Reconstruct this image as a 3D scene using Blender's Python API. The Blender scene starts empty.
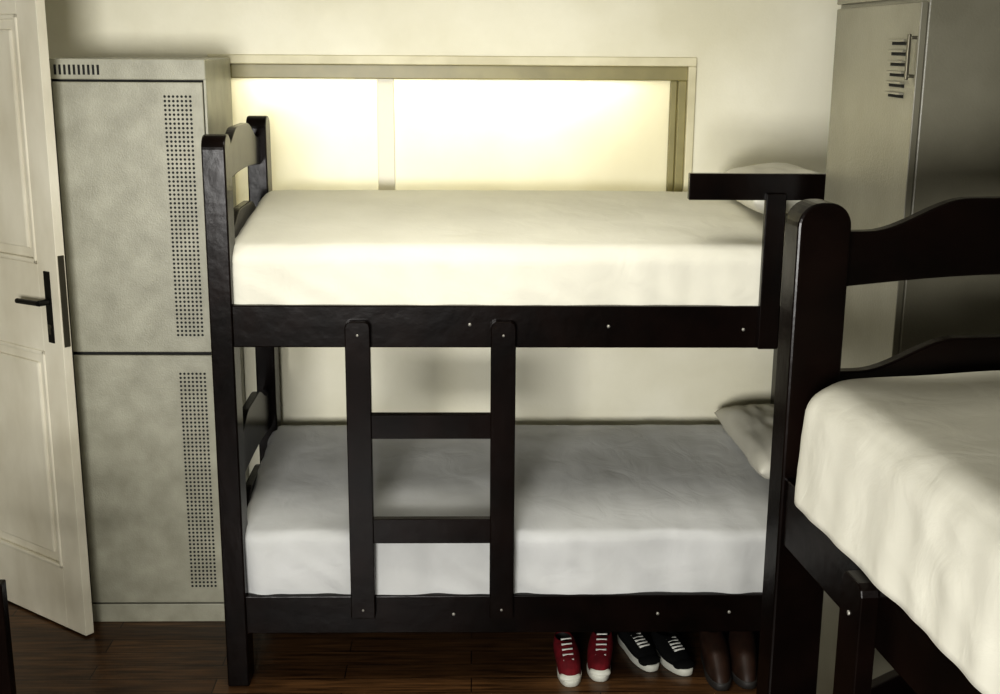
import bpy, bmesh, math, random
from mathutils import Vector, Matrix, noise
random.seed(4)
D=bpy.data; S=bpy.context.scene
# ---------------------------------------------------------------- materials
def nmat(name):
    m=D.materials.new(name); m.use_nodes=True
    nt=m.node_tree; b=nt.nodes['Principled BSDF']; return m,nt,b
def mat(name,c1,c2=None,rough=.5,scale=5,bump=0,bscale=40,metal=0,stretch=(1,1,1),coat=0,detail=4,lo=.35,hi=.65,spec=.5,dist=0,bdist=.01):
    m,nt,b=nmat(name); N=nt.nodes; L=nt.links
    b.inputs['Roughness'].default_value=rough; b.inputs['Metallic'].default_value=metal
    b.inputs['Coat Weight'].default_value=coat; b.inputs['Coat Roughness'].default_value=.15
    b.inputs['Specular IOR Level'].default_value=spec
    tc=N.new('ShaderNodeTexCoord'); mp=N.new('ShaderNodeMapping'); mp.inputs['Scale'].default_value=stretch
    L.new(tc.outputs['Object'],mp.inputs['Vector'])
    if c2 is None: c2=tuple(x*.85 for x in c1)
    n=N.new('ShaderNodeTexNoise'); n.inputs['Scale'].default_value=scale; n.inputs['Detail'].default_value=detail
    L.new(mp.outputs[0],n.inputs['Vector'])
    r=N.new('ShaderNodeValToRGB'); r.color_ramp.elements[0].position=lo; r.color_ramp.elements[1].position=hi
    r.color_ramp.elements[0].color=(*c2,1); r.color_ramp.elements[1].color=(*c1,1)
    L.new(n.outputs['Fac'],r.inputs['Fac']); L.new(r.outputs['Color'],b.inputs['Base Color'])
    if bump:
        n2=N.new('ShaderNodeTexNoise'); n2.inputs['Scale'].default_value=bscale; n2.inputs['Detail'].default_value=5; n2.inputs['Distortion'].default_value=dist
        L.new(mp.outputs[0],n2.inputs['Vector'])
        bp=N.new('ShaderNodeBump'); bp.inputs['Strength'].default_value=bump; bp.inputs['Distance'].default_value=bdist
        L.new(n2.outputs['Fac'],bp.inputs['Height']); L.new(bp.outputs[0],b.inputs['Normal'])
    return m
M={}
M['wall']=mat('wall_plaster',(.80,.775,.64),(.66,.63,.48),.7,1.9,.08,60,detail=9,lo=.3,hi=.62)
M['ceil']=mat('ceiling_plaster',(.5,.49,.44),None,.8,2)
M['wallb']=mat('wall_plaster_low_bounce',(.33,.32,.27),None,.8,2)  # unseen side and rear walls, colour darkened to cut bounced light
M['wood']=mat('dark_stained_wood',(.0058,.0029,.0021),(.0024,.0014,.001),.22,3,.10,8,stretch=(2,2,2),coat=0,spec=.15)
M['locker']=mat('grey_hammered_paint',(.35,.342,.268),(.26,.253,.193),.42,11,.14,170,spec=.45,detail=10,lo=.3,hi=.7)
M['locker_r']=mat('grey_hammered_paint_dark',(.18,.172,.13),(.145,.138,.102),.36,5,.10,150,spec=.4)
M['hole']=mat('dark_opening',(.008,.008,.007),None,.8)
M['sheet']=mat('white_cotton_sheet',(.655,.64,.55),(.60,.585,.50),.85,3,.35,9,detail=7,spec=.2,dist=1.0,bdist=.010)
M['sheet_l']=mat('shade_toned_cotton_sheet',(.535,.54,.53),(.46,.464,.45),.85,3,.42,8,detail=7,spec=.2,dist=1.0,bdist=.010)  # lower bunk sheet: shade under the upper bunk put into its base colour
M['pillow']=mat('pillow_cotton',(.62,.605,.53),(.56,.545,.47),.85,4,.3,10,spec=.2)
M['door']=mat('cream_gloss_paint',(.77,.735,.61),(.60,.56,.44),.4,4,.06,30,stretch=(1,1,.5),detail=8)
M['frame']=mat('olive_metal_frame',(.26,.23,.10),(.21,.185,.08),.4,8)
M['trimm']=mat('cream_trim_paint',(.66,.62,.44),(.52,.48,.32),.5,6)
M['blackmetal']=mat('black_handle_metal',(.015,.014,.012),None,.3,metal=.6)
M['brass']=mat('worn_steel_plate',(.12,.11,.08),None,.4,metal=.7)
M['bolt']=mat('steel_bolt',(.36,.35,.31),None,.45,metal=.5)
M['red']=mat('red_canvas',(.13,.007,.012),(.08,.005,.008),.8,30,.2,200,spec=.2)
M['black']=mat('black_suede',(.006,.006,.006),None,.9,30,spec=.1)
M['brown']=mat('brown_leather',(.026,.012,.007),(.015,.008,.005),.5,20,spec=.3)
M['rubber']=mat('white_rubber',(.5,.5,.44),None,.5)
M['lace']=mat('white_lace',(.6,.6,.55),None,.8)
M['rubber_dk']=mat('dark_rubber',(.02,.018,.016),None,.6)
def floor_mat():
    m,nt,b=nmat('dark_wood_floor');N=nt.nodes;L=nt.links
    tc=N.new('ShaderNodeTexCoord');mp=N.new('ShaderNodeMapping')
    L.new(tc.outputs['Object'],mp.inputs['Vector'])
    br=N.new('ShaderNodeTexBrick');br.inputs['Scale'].default_value=1
    br.inputs['Brick Width'].default_value=.9;br.inputs['Row Height'].default_value=.1;br.inputs['Mortar Size'].default_value=.002
    br.inputs['Color1'].default_value=(.11,.060,.026,1);br.inputs['Color2'].default_value=(.062,.033,.015,1);br.inputs['Mortar'].default_value=(.008,.004,.002,1)
    L.new(mp.outputs[0],br.inputs['Vector'])
    mp2=N.new('ShaderNodeMapping');mp2.inputs['Scale'].default_value=(1.5,22,1);L.new(tc.outputs['Object'],mp2.inputs['Vector'])
    n=N.new('ShaderNodeTexNoise');n.inputs['Scale'].default_value=3;n.inputs['Detail'].default_value=8;L.new(mp2.outputs[0],n.inputs['Vector'])
    mx=N.new('ShaderNodeMix');mx.data_type='RGBA';mx.blend_type='MULTIPLY';mx.inputs[0].default_value=.9
    r=N.new('ShaderNodeValToRGB');r.color_ramp.elements[0].position=.35;r.color_ramp.elements[1].position=.68
    r.color_ramp.elements[0].color=(.25,.21,.18,1);r.color_ramp.elements[1].color=(1.3,1.2,1.1,1)
    L.new(n.outputs['Fac'],r.inputs['Fac']);L.new(br.outputs['Color'],mx.inputs[6]);L.new(r.outputs['Color'],mx.inputs[7])
    L.new(mx.outputs[2],b.inputs['Base Color']);b.inputs['Roughness'].default_value=.3;b.inputs['Specular IOR Level'].default_value=.35
    bp=N.new('ShaderNodeBump');bp.inputs['Strength'].default_value=.3;bp.inputs['Distance'].default_value=.003
    L.new(br.outputs['Fac'],bp.inputs['Height']);bp.invert=True;L.new(bp.outputs[0],b.inputs['Normal'])
    return m
M['floor']=floor_mat()
def pane_mat(nm,tr,a,c):
    m=D.materials.new(nm);m.use_nodes=True;nt=m.node_tree;nt.nodes.clear();N=nt.nodes;L=nt.links
    o=N.new('ShaderNodeOutputMaterial');t=N.new('ShaderNodeBsdfTranslucent');d=N.new('ShaderNodeBsdfPrincipled');x=N.new('ShaderNodeMixShader')
    n=N.new('ShaderNodeTexNoise');n.inputs['Scale'].default_value=2.2;n.inputs['Detail'].default_value=5
    tc=N.new('ShaderNodeTexCoord');L.new(tc.outputs['Object'],n.inputs['Vector'])
    r=N.new('ShaderNodeValToRGB');r.color_ramp.elements[0].position=.35;r.color_ramp.elements[1].position=.65
    r.color_ramp.elements[0].color=(*a,1);r.color_ramp.elements[1].color=(*c,1)
    L.new(n.outputs['Fac'],r.inputs['Fac']);L.new(r.outputs['Color'],t.inputs['Color'])
    d.inputs['Base Color'].default_value=(.74,.71,.58,1);d.inputs['Roughness'].default_value=.35
    x.inputs[0].default_value=tr;L.new(t.outputs[0],x.inputs[1]);L.new(d.outputs[0],x.inputs[2]);L.new(x.outputs[0],o.inputs['Surface']);return m
M['pane']=pane_mat('frosted_glass',.45,(.80,.77,.63),(.90,.88,.76))
M['mull']=pane_mat('translucent_cream_strip',.75,(.80,.76,.60),(.82,.79,.64))
# ---------------------------------------------------------------- helpers
def empty(name,loc=(0,0,0),rz=0):
    e=D.objects.new(name,None);e.location=loc;e.rotation_euler=(0,0,rz);e.empty_display_size=.1;S.collection.objects.link(e);return e
def mk(name,bm,m,parent=None,smooth=False,bevel=0,seg=2,sub=0):
    me=D.meshes.new(name);bmesh.ops.recalc_face_normals(bm,faces=bm.faces);bm.to_mesh(me);bm.free()
    o=D.objects.new(name,me);S.collection.objects.link(o)
    for mm in (m if isinstance(m,list) else [m]): me.materials.append(M[mm])
    if smooth:
        for p in me.polygons:p.use_smooth=True
    if bevel:
        b=o.modifiers.new('bevel','BEVEL');b.width=bevel;b.segments=seg;b.limit_method='ANGLE'
    if sub:
        s=o.modifiers.new('sub','SUBSURF');s.levels=sub;s.render_levels=sub
    if parent:o.parent=parent
    return o
def bbox(bm,a,b,mi=0):
    r=bmesh.ops.create_cube(bm,size=1)
    c=[(a[i]+b[i])/2 for i in range(3)];s=[abs(b[i]-a[i]) for i in range(3)]
    for v in r['verts']: v.co=Vector((v.co[i]*s[i]+c[i] for i in range(3)))
    for f in set(f for v in r['verts'] for f in v.link_faces): f.material_index=mi
def box(name,a,b,m,parent=None,bevel=.003,seg=2):
    bm=bmesh.new();bbox(bm,a,b);return mk(name,bm,m,parent,bevel=bevel,seg=seg)
def boxes(name,L,m,parent=None,bevel=.002):
    bm=bmesh.new()
    for t in L: bbox(bm,t[0],t[1],t[2] if len(t)>2 else 0)
    return mk(name,bm,m,parent,bevel=bevel)
def prism(name,poly,axis,a,b,m,parent=None,bevel=.003,seg=2):
    bm=bmesh.new();vs=[]
    for t in (a,b):
        row=[]
        for p in poly:
            c=list(p);c.insert(axis,t);row.append(bm.verts.new(c))
        vs.append(row)
    n=len(poly);bm.faces.new(vs[0]);bm.faces.new(vs[1][::-1])
    for i in range(n):bm.faces.new((vs[0][i],vs[0][(i+1)%n],vs[1][(i+1)%n],vs[1][i]))
    return mk(name,bm,m,parent,bevel=bevel,seg=seg)
def cyl(bm,p,q,r,n=16,mi=0,r2=None):
    p=Vector(p);q=Vector(q);d=q-p
    M4=Matrix.Translation((p+q)/2)@d.to_track_quat('Z','Y').to_matrix().to_4x4()
    rr=bmesh.ops.create_cone(bm,cap_ends=True,segments=n,radius1=r,radius2=r if r2 is None else r2,depth=d.length,matrix=M4)
    for f in set(f for v in rr['verts'] for f in v.link_faces): f.material_index=mi
# ---------------------------------------------------------------- room
YW=4.936; XLw,XRw=-2.15,2.3; YB=-2.2; ZC=2.85
box('floor',(XLw-.1,YB-.1,-.1),(XRw+.1,YW+.2,0),'floor',bevel=0)
box('ceiling',(XLw-.1,YB-.1,ZC),(XRw+.1,YW+.2,ZC+.1),'ceil',bevel=0)
OX0,OX1,OZ0,OZ1=-.99,.845,1.45,2.115
boxes('wall_back',[((XLw-.1,YW,0),(OX0,YW+.15,ZC)),((OX1,YW,0),(XRw+.1,YW+.15,ZC)),((OX0,YW,0),(OX1,YW+.15,OZ0)),((OX0,YW,OZ1),(OX1,YW+.15,ZC))],'wall',bevel=0)
box('wall_left',(XLw-.1,YB,0),(XLw,YW,ZC),'wallb',bevel=0)
box('wall_right',(XRw,YB,0),(XRw+.1,YW,ZC),'wallb',bevel=0)
box('wall_front',(XLw-.1,YB-.1,0),(XRw+.1,YB,ZC),'wallb',bevel=0)
win=empty('window_1')
boxes('casing',[((OX0-.03,YW-.012,OZ1-.005),(OX1+.03,YW+.02,OZ1+.03)),((OX1-.002,YW-.012,OZ0-.03),(OX1+.03,YW+.02,OZ1-.005)),((OX0-.03,YW-.012,OZ0-.03),(OX0+.002,YW+.02,OZ1-.005)),((OX0-.03,YW-.02,OZ0-.03),(OX1+.03,YW+.02,OZ0+.005))],'trimm',win,.004)
fy0,fy1=YW+.012,YW+.085
boxes('sash_frame',[((OX0,fy0,OZ1-.06),(OX1,fy1,OZ1-.004)),((OX0,fy0,OZ0),(OX1,fy1,OZ0+.05)),((OX1-.035,fy0,OZ0+.05),(OX1-.002,fy1,OZ1-.06)),((OX0,fy0,OZ0+.05),(OX0+.035,fy1,OZ1-.06))],'frame',win,.004)
boxes('sash_inner_lip',[((OX1-.06,fy0+.03,OZ0+.05),(OX1-.035,fy1-.01,OZ1-.06))],'frame',win,.004)
boxes('centre_strip',[((-.375,fy0+.045,OZ0+.045),(-.308,fy0+.054,OZ1-.055))],'mull',win,.002)
box('pane',(OX0+.03,fy0+.055,OZ0+.04),(OX1-.05,fy0+.06,OZ1-.05),'pane',win,0)
# ---------------------------------------------------------------- bunk
def post_poly(y0,y1,zt,r=.045):
    p=[(y0,0)]
    n=8
    for i in range(n+1):
        a=math.pi-i*math.pi/2/n;p.append((y0+r+r*math.cos(a),zt-r+r*math.sin(a)))
    for i in range(n+1):
        a=math.pi/2-i*math.pi/2/n;p.append((y1-r+r*math.cos(a),zt-r+r*math.sin(a)))
    p.append((y1,0));return p
def wave(y0,y1,zb,z0,h):
    n=40;top=[]
    for i in range(n+1):
        t=i/n;u=min(t,1-t);s=max(0,min(1,(u-.08)/.28));s=s*s*(3-2*s)
        top.append((y0+(y1-y0)*t,z0+h*s))
    bot=[(y1-(y1-y0)*i/12,zb+.02*math.sin(math.pi*i/12)) for i in range(13)]
    return bot+top
def bunk(name,loc,rz,L=2.15,W=.905,ladz=1.315):
    e=empty(name,loc,rz)
    PT=.075;PW=.106;zt=1.908;ze=1.795
    for i,(x,z,zb_) in enumerate(((0,zt,zt+.012),(L-PT,ze,1.44))):
        prism(f'post_{2*i+1}',post_poly(0,PW,z,.045 if i==0 else .01),0,x,x+PT,'wood',e,.005)
        prism(f'post_{2*i+2}',post_poly(W-PW,W,zb_,.045 if i==0 else .01),0,x,x+PT,'wood',e,.005)
    for j,(zb,z0,h) in enumerate(((1.741,1.850,.062),(1.45,1.572,.062),(.70,.85,.062),(.41,.56,.062))):
        prism(f'headboard_{j+1}',wave(PW-.01,W-PW+.01,zb,z0,h),0,.022,.052,'wood',e,.004)
    for j,(zb,z0) in enumerate(((1.25,1.42),(.50,.62))):
        box(f'footboard_{j+1}',(L-.052,PW-.01,zb),(L-.022,W-PW+.01,z0),'wood',e,.004)
    for nm,z in (('upper',1.362),('lower',.338)):
        box(f'rail_front_{nm}',(PT-.005,.008,z-.140),(L-PT+.005,.036,z),'wood',e,.004)
        box(f'rail_back_{nm}',(PT-.005,W-.036,z-.140),(L-PT+.005,W-.008,z),'wood',e,.004)
        for k,x in enumerate((.02,L-.055)):
            box(f'rail_end_{nm}_{k}',(x,PW-.01,z-.14),(x+.03,W-PW+.01,z-.02),'wood',e,.003)
        boxes(f'slats_{nm}',[((PT+.05+i*(L-2*PT-.15)/10,.034,z-.085),(PT+.12+i*(L-2*PT-.15)/10,W-.034,z-.068)) for i in range(11)],'wood',e,.002)
    lx=.48;rx=.955;zl=ladz
    for k,x in enumerate((lx,rx)):
        prism(f'ladder_rail_{k+1}',[(x-.041,.268),(x-.041,zl-.02),(x-.036,zl-.006),(x-.025,zl),(x+.025,zl),(x+.036,zl-.006),(x+.041,zl-.02),(x+.041,.268)],1,-.024,.009,'wood',e,.003)
    for k,(a,b) in enumerate(((.544,.631),(.916,1.0))):
        box(f'ladder_rung_{k+1}',(lx+.035,-.02,a),(rx-.035,.012,b),'wood',e,.003)
    box('guard_bar',(1.545,-.004,1.712),(L-.002,.028,1.796),'wood',e,.003)
    box('guard_support',(1.79,-.020,1.225),(1.855,.009,1.735),'wood',e,.003)
    bm=bmesh.new()
    for x,z in ((.845,1.30),(1.30,1.295),(1.745,1.285),(.79,.27),(1.5,.27),(1.75,.275)):
        cyl(bm,(x,.009,z),(x,.004,z),.0055)
    for x,z in ((lx,1.27),(rx,1.27),(lx,.30),(rx,.30)):
        cyl(bm,(x,-.022,z),(x,-.026,z),.0042)
    mk('bolts',bm,'bolt',e,True)
    return e
XL,YF=-.8517,3.946
bunk('bunk_bed',(XL,YF,0),0)
NX,NY=.608,2.385; NA=math.atan2(-.994,.107)
bunk('bunk_bed',(NX,NY,0),NA,ladz=1.335)
# ---------------------------------------------------------------- mattresses
def mattress(name,x0,x1,y0,y1,z0,zf,zb,m,loc=(0,0,0),rz=0,r=.05,seed=0,rc=.07,wr=.006,crown=.012):
    bm=bmesh.new();nx,ny,nz=180,80,18
    idx={}
    def P(i,j,k):
        key=(i,j,k)
        if key in idx:return idx[key]
        x=x0+(x1-x0)*i/nx;y=y0+(y1-y0)*j/ny;t=k/nz
        zt=zf+(zb-zf)*(j/ny)
        z=z0+(zt-z0)*t
        cx=min(max(x,x0+rc),x1-rc);cy=min(max(y,y0+rc),y1-rc)
        cz=min(z,zt-r)
        dx,dy=x-cx,y-cy
        l=math.hypot(dx,dy)
        m_=max(abs(dx),abs(dy))
        if l>1e-6:
            k2=m_/l;dx*=k2;dy*=k2
        w=m_/rc
        dz=z-cz
        if dz>0:
            u=dz/r; q=max(0,(w-(1-r/rc)))/(r/rc)
            mm=max(u,q);ll=math.hypot(u,q)
            if ll>1e-6:
                u2=u*mm/ll;q2=q*mm/ll
                dz=r*u2
                if q>0:
                    nw=(1-r/rc)+q2*(r/rc); s=nw/max(w,1e-6); dx*=s;dy*=s
        p=Vector((cx+dx,cy+dy,cz+dz))
        u=(x-x0)/(x1-x0);v=(y-y0)/(y1-y0)
        p.z+=crown*t*max(0,math.sin(math.pi*u))**.5*max(0,math.sin(math.pi*v))**.5
        side=min(1,w)**3
        n1=noise.noise(Vector((p.x*14+seed,p.y*14,p.z*1.8)))
        n2=noise.noise(Vector((p.x*3+seed,p.y*3+5,p.z*3)))
        n3=1-abs(noise.noise(Vector((p.x*6+p.z*7+seed,p.y*6+p.z*5,p.z*2+3))))*2
        amp=wr*(n1*1.0+n2*1.5+n3*.6)
        dirv=Vector((dx,dy,0))
        if dirv.length>1e-6: dirv.normalize()
        p+=dirv*amp*side*(1.5-t*.8)
        p+=dirv*.012*side*(1-t)
        p.z+=(wr*.35)*noise.noise(Vector((x*5+y*3+seed,y*6-x*2,0)))*t+(wr*.22)*noise.noise(Vector((x*16+seed,y*5,3)))*t
        idx[key]=bm.verts.new(p);return idx[key]
    def q(a,b,c,d):
        try:bm.faces.new((a,b,c,d))
        except ValueError:pass
    for i in range(nx):
        for j in range(ny):
            for k in (0,nz):q(P(i,j,k),P(i+1,j,k),P(i+1,j+1,k),P(i,j+1,k))
    for k in range(nz):
        for i in range(nx):
            for j in (0,ny):q(P(i,j,k),P(i+1,j,k),P(i+1,j,k+1),P(i,j,k+1))
        for j in range(ny):
            for i in (0,nx):q(P(i,j,k),P(i,j+1,k),P(i,j+1,k+1),P(i,j,k+1))
    o=mk(name,bm,m,None,True);o.location=loc;o.rotation_euler=(0,0,rz);return o
mattress('mattress',.045,2.07,.038,.865,1.297,1.545,1.645,'sheet',(XL,YF,0),0,seed=1,r=.05,wr=.006)
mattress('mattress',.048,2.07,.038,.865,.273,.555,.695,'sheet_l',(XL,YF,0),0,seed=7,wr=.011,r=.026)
mattress('mattress',.085,2.07,.012,.865,1.340,1.575,1.60,'sheet',(NX,NY,0),NA,seed=13,wr=.005,rc=.10,r=.06)
# ---------------------------------------------------------------- pillows
def pillow(name,loc,size,rot,m,seed=0,cr=.006):
    bm=bmesh.new();n=48;top={};
    a,b,h=size[0]/2,size[1]/2,size[2]/2
    for s in (1,-1):
        for i in range(n+1):
            for j in range(n+1):
                u=-1+2*i/n;v=-1+2*j/n
                prof=max((1-u**4)*(1-v**4),0)**.5
                x=a*u*(1-.05*(1-v*v)*abs(u));y=b*v*(1-.05*(1-u*u)*abs(v))
                z=s*h*prof*(1+.12*noise.noise(Vector((u*2+seed,v*2,s))))+cr*noise.noise(Vector((u*3+seed,v*3,s)))
                if i in(0,n) or j in(0,n):
                    if s==-1: top[(s,i,j)]=top[(1,i,j)];continue
                top[(s,i,j)]=bm.verts.new((x,y,z))
        for i in range(n):
            for j in range(n):
                bm.faces.new((top[(s,i,j)],top[(s,i+1,j)],top[(s,i+1,j+1)],top[(s,i,j+1)]))
    o=mk(name,bm,m,None,True);o.location=loc;o.rotation_euler=rot;return o
pillow('pillow',(1.085,4.40,1.70),(.31,.62,.14),(0,math.radians(-4),.02),'pillow',1)
pillow('pillow',(1.13,4.46,.745),(.26,.74,.13),(0,math.radians(-4),.03),'pillow',5,.009)
# ---------------------------------------------------------------- left locker
lk=empty('metal_locker')
x0,x1,y0,y1,zt=-1.4766,-.9306,4.4454,4.915,2.133
box('carcass',(x0,y0+.018,0),(x1,y1,zt),'locker',lk,.004)
box('top_fascia',(x0,y0+.002,2.062),(x1,y0+.02,zt),'locker',lk,.003)
box('kick_plate',(x0,y0+.004,.0),(x1,y0+.02,.075),'locker',lk,.003)
for nm,a,b in (('upper',1.082,2.054),('lower',.083,1.070)):
    box(f'door_{nm}',(x0+.012,y0,a),(x1-.012,y0+.016,b),'locker',lk,.003)
boxes('frame_stiles',[((x0,y0+.004,.075),(x0+.009,y0+.02,2.062)),((x1-.009,y0+.004,.075),(x1,y0+.02,2.062))],'locker',lk,.001)
box('door_gap',(x0+.009,y0+.0165,.076),(x1-.009,y0+.0185,2.061),'hole',lk,0)
bm=bmesh.new()
for zz0,zz1 in ((1.147,2.005),(.152,1.0)):
    nr=int((zz1-zz0)/.0155)
    for r in range(nr+1):
        for c in range(7):
            x=-1.076+c*.0148;z=zz0+r*(zz1-zz0)/nr
            cyl(bm,(x,y0-.0006,z),(x,y0+.002,z),.0047,8)
mk('vent_perforations',bm,'hole',lk)
boxes('top_slots',[((x0+.022+i*.0165,y0+.0012,2.078),(x0+.030+i*.0165,y0+.004,2.112)) for i in range(10)],'hole',lk,0)
# ---------------------------------------------------------------- right locker (doors face left)
rk=empty('metal_locker')
a0,a1,b0,b1=1.097,1.66,3.06,3.80;zr=2.335
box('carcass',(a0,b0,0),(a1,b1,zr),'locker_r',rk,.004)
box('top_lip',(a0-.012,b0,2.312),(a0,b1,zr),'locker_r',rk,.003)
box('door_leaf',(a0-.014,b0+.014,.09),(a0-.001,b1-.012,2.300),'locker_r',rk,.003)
box('door_edge_fold',(a0-.018,b0+.002,.09),(a0-.001,b0+.010,2.300),'locker_r',rk,.002)
boxes('louver_slots',[((a0-.0165,3.15,2.068+i*.026),(a0-.012,3.26,2.076+i*.026)) for i in range(6)],'hole',rk,0)
boxes('louver_hoods',[((a0-.026,3.148,2.076+i*.026),(a0-.012,3.262,2.082+i*.026)) for i in range(6)],'locker_r',rk,.001)
boxes('pull_handle',[((a0-.036,3.083,2.115),(a0-.028,3.095,2.225)),((a0-.03,3.083,2.12),(a0-.012,3.095,2.128)),((a0-.03,3.083,2.212),(a0-.012,3.095,2.22))],'brass',rk,.002)
# ---------------------------------------------------------------- room door
dang=math.atan2(4.316-4.666,-1.449+1.907)
de=empty('door_1',(-1.455,4.316,0),dang)
W=.80;Hd=2.42;T=.036
st=.115
parts=[((-st,0,.008),(0,T,Hd)),((-W,0,.008),(-W+st,T,Hd))]
for a,b in [(.008,.25),(1.10,1.42),(2.28,Hd)]: parts.append(((-W+st,0,a),(-st,T,b)))
boxes('door_frame',parts,'door',de,.0015)
for i,(a,b) in enumerate(((.25,1.10),(1.42,2.28))):
    box(f'panel_{i}',(-W+st-.005,.012,a-.005),(-st+.005,T-.012,b+.005),'door',de,0)
    box(f'panel_field_{i}',(-W+st+.05,.003,a+.05),(-st-.05,T-.003,b-.05),'door',de,.008)
    boxes(f'moulding_{i}',[((-W+st,-.004,a),(-st,.014,a+.018)),((-W+st,-.004,b-.018),(-st,.014,b)),((-W+st,-.004,a),(-W+st+.018,.014,b)),((-st-.018,-.004,a),(-st,.014,b))],'door',de,.006)
bm=bmesh.new()
bbox(bm,(-.076,-.006,1.14),(-.044,0,1.40))
cyl(bm,(-.060,-.045,1.29),(-.060,0,1.29),.011)
cyl(bm,(-.060,-.045,1.29),(-.19,-.045,1.285),.0095)
mk('lever_handle',bm,'blackmetal',de,bevel=.002)
bm=bmesh.new();cyl(bm,(-.060,-.010,1.20),(-.060,-.004,1.20),.009);bbox(bm,(-.064,-.0085,1.172),(-.056,-.005,1.196))
mk('keyhole',bm,'brass',de)
box('latch_plate',(-.001,.006,1.13),(.003,T-.006,1.46),'brass',de,.001)
# ---------------------------------------------------------------- shoes
def outline(n=32,L=.27,Wd=.095,side=1):
    pts=[]
    for i in range(n):
        a=2*math.pi*i/n
        y=-math.cos(a)*L/2
        t=(y+L/2)/L
        w=(1.0 if t<.35 else 1.0-.28*min(1,(t-.35)/.35))*Wd/2
        x=math.sin(a);x=math.copysign(abs(x)**.75,x)*w+side*.008*math.sin(math.pi*t)
        pts.append((x,y))
    return pts
def shoe(name,loc,rz,upper,sole,style='high',side=1):
    e=empty(name,loc,rz);n=32;o=outline(n,side=side)
    bm=bmesh.new();rings=[]
    for s,z in ((.97,0),(1.0,.004),(1.02,.024),(1.0,.028)):
        rings.append([bm.verts.new((x*s,y*s,z)) for x,y in o])
    for a,b in zip(rings,rings[1:]):
        for i in range(n):bm.faces.new((a[i],a[(i+1)%n],b[(i+1)%n],b[i]))
    bm.faces.new(rings[0]);bm.faces.new(rings[-1])
    mk('sole',bm,sole,e,True)
    top={'high':.135,'low':.085,'boot':.15}[style]
    bm=bmesh.new();rings=[];K=9
    cy=.075
    for k in range(K):
        t=k/(K-1);row=[]
        for i,(x,y) in enumerate(o):
            a=2*math.pi*i/n
            tx=math.sin(a)*.034;ty=cy-math.cos(a)*.052
            s=t**1.15 if style!='low' else t**1.3
            zz=.026+(top-.026)*(t**.8)
            fx=x*.97*(1-s)+tx*s;fy=y*.97*(1-s)+ty*s
            bul=math.sin(math.pi*t)*.012
            r=Vector((x,y-.02))
            if r.length>0:r.normalize()
            fx+=r.x*bul;fy+=r.y*bul*(1 if y>0 else 0.6)
            zz-= (.012*math.sin(math.pi*t) if y>0.05 else 0)
            row.append(bm.verts.new((fx,fy,zz)))
        rings.append(row)
    for a,b in zip(rings,rings[1:]):
        for i in range(n):
            bm.faces.new((a[i],a[(i+1)%n],b[(i+1)%n],b[i]))
    inn=[bm.verts.new((v.co.x*.86,cy+(v.co.y-cy)*.86,v.co.z-.003)) for v in rings[-1]]
    low=[bm.verts.new((v.co.x*.8,cy+(v.co.y-cy)*.8,v.co.z-.05)) for v in rings[-1]]
    for a,b in ((rings[-1],inn),(inn,low)):
        for i in range(n):
            f=bm.faces.new((a[i],a[(i+1)%n],b[(i+1)%n],b[i]))
            if b is low:f.material_index=1
    f=bm.faces.new(low);f.material_index=1
    mk('upper',bm,[upper,'hole'],e,True,sub=1)
    if style!='boot':
        bm=bmesh.new();r=bmesh.ops.create_uvsphere(bm,u_segments=20,v_segments=12,radius=1)
        for v in r['verts']:v.co=Vector((v.co.x*.041,v.co.y*.034-.097,v.co.z*.021+.030))
        mk('toe_cap',bm,sole if style=='high' else upper,e,True)
        bm=bmesh.new()
        up=.020 if style=='high' else 0
        for k in range(5):
            t=k/4;y=-.060+t*.07;z=.066+up+t*(top-.074)
            cyl(bm,(-.020,y,z),(.020,y+.006,z+.004),.0032,8)
            cyl(bm,(-.020,y+.006,z),(.020,y,z+.004),.0032,8)
        mk('laces',bm,'lace',e,True)
    else:
        bm=bmesh.new()
        for z in (.075,.11):
            cyl(bm,(-.036,.045,z),(.036,.045,z),.006,8)
        mk('straps',bm,'rubber_dk',e,True)
    if style=='high': e.scale=(.95,.84,.84)
    return e
shoe('sneaker',(.340,4.04,0),.10,'red','rubber','high',1)
shoe('sneaker',(.470,4.075,0),-.15,'red','rubber','high',-1)
shoe('sneaker',(.610,4.16,0),.35,'black','rubber','low',1)
shoe('sneaker',(.735,4.13,0),.30,'black','rubber','low',-1)
shoe('ankle_boot',(.87,4.03,0),.05,'brown','rubber_dk','boot',1)
shoe('ankle_boot',(.98,4.04,0),-.05,'brown','rubber_dk','boot',-1)
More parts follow.
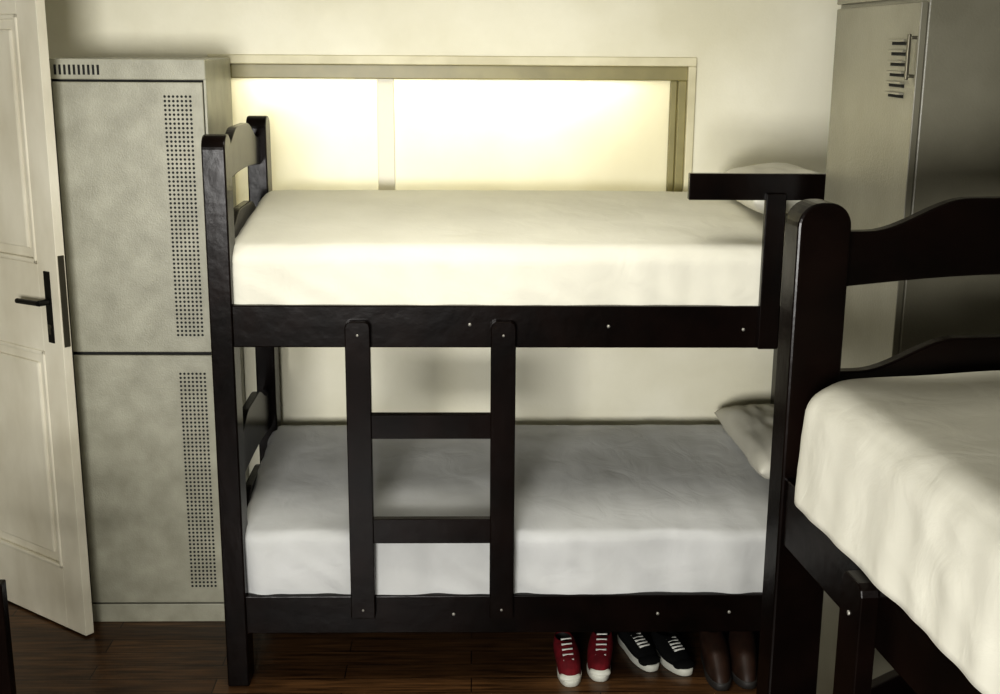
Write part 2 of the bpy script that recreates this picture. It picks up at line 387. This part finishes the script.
# ---------------------------------------------------------------- chair at lower left (mostly out of frame)
ch=empty('wooden_chair',(-1.165,2.90,0))
cw,cd=.42,.42
for k,(x,y,h) in enumerate(((-.036,-.036,.885),(-cw,-.036,.885),(-.036,-cd,.44),(-cw,-cd,.44))):
    box(f'leg_{k+1}',(x,y,0),(x+.036,y+.036,h),'wood',ch,.004)
box('seat',(-cw-.01,-cd-.01,.44),(.006,-.03,.465),'wood',ch,.006)
for k,z in enumerate((.56,.68,.80)):
    box(f'back_slat_{k+1}',(-cw+.03,-.028,z),(-.03,-.010,z+.06),'wood',ch,.004)
boxes('stretchers',[((-cw+.03,-.025,.2),(-.03,-.01,.23)),((-cw+.01,-cd+.03,.2),(-cw+.026,-.03,.23)),((-.026,-cd+.03,.2),(-.01,-.03,.23))],'wood',ch,.002)
# ---------------------------------------------------------------- lights
def area(name,loc,target,sx_,sy_,power,color,spread=180):
    l=D.lights.new(name,'AREA');l.shape='RECTANGLE';l.size=sx_;l.size_y=sy_;l.energy=power;l.color=color;l.spread=math.radians(spread)
    o=D.objects.new(name,l);S.collection.objects.link(o);o.location=loc
    o.rotation_euler=(Vector(target)-Vector(loc)).to_track_quat('-Z','Y').to_euler();return o
area('daylight_window_behind',(-1.0,-1.5,1.5),(-.15,4.5,1.2),1.6,1.1,90,(1,.985,.955),105)
area('overhead_fill',(-.1,3.3,2.80),(-.1,3.6,0),1.3,.6,21,(1,.97,.88),160)  # unseen soft fill, added overhead to lift the bed tops
area('sky_glow_outside_window',(-.1,5.14,2.13),(-.1,5.03,1.9),1.5,.06,12,(1,.98,.90))
area('sky_light_outside_window',(-.1,5.75,2.2),(-.1,5.0,1.8),1.8,.5,14,(1,.97,.86))
w=D.worlds.new('World');S.world=w;w.use_nodes=True
bg=w.node_tree.nodes['Background'];bg.inputs[0].default_value=(.9,.88,.75,1);bg.inputs[1].default_value=.6
# ---------------------------------------------------------------- camera
c=D.cameras.new('camera');co=D.objects.new('camera',c);S.collection.objects.link(co);S.camera=co
c.sensor_width=36;c.lens=44.6
pi_,ya,ro=.2418,.0235,.0069
F=Vector((math.sin(ya)*math.cos(pi_),math.cos(ya)*math.cos(pi_),-math.sin(pi_)));R=Vector((math.cos(ya),-math.sin(ya),0));U=R.cross(F)
R2=R*math.cos(ro)+U*math.sin(ro);U2=-R*math.sin(ro)+U*math.cos(ro)
m=Matrix((R2,U2,-F)).transposed().to_4x4();m.translation=Vector((0,0,2.2));co.matrix_world=m
c.clip_start=.05
S.view_settings.view_transform='Standard'
try: S.view_settings.look='Medium High Contrast'
except Exception as ex: print('LOOK',ex)
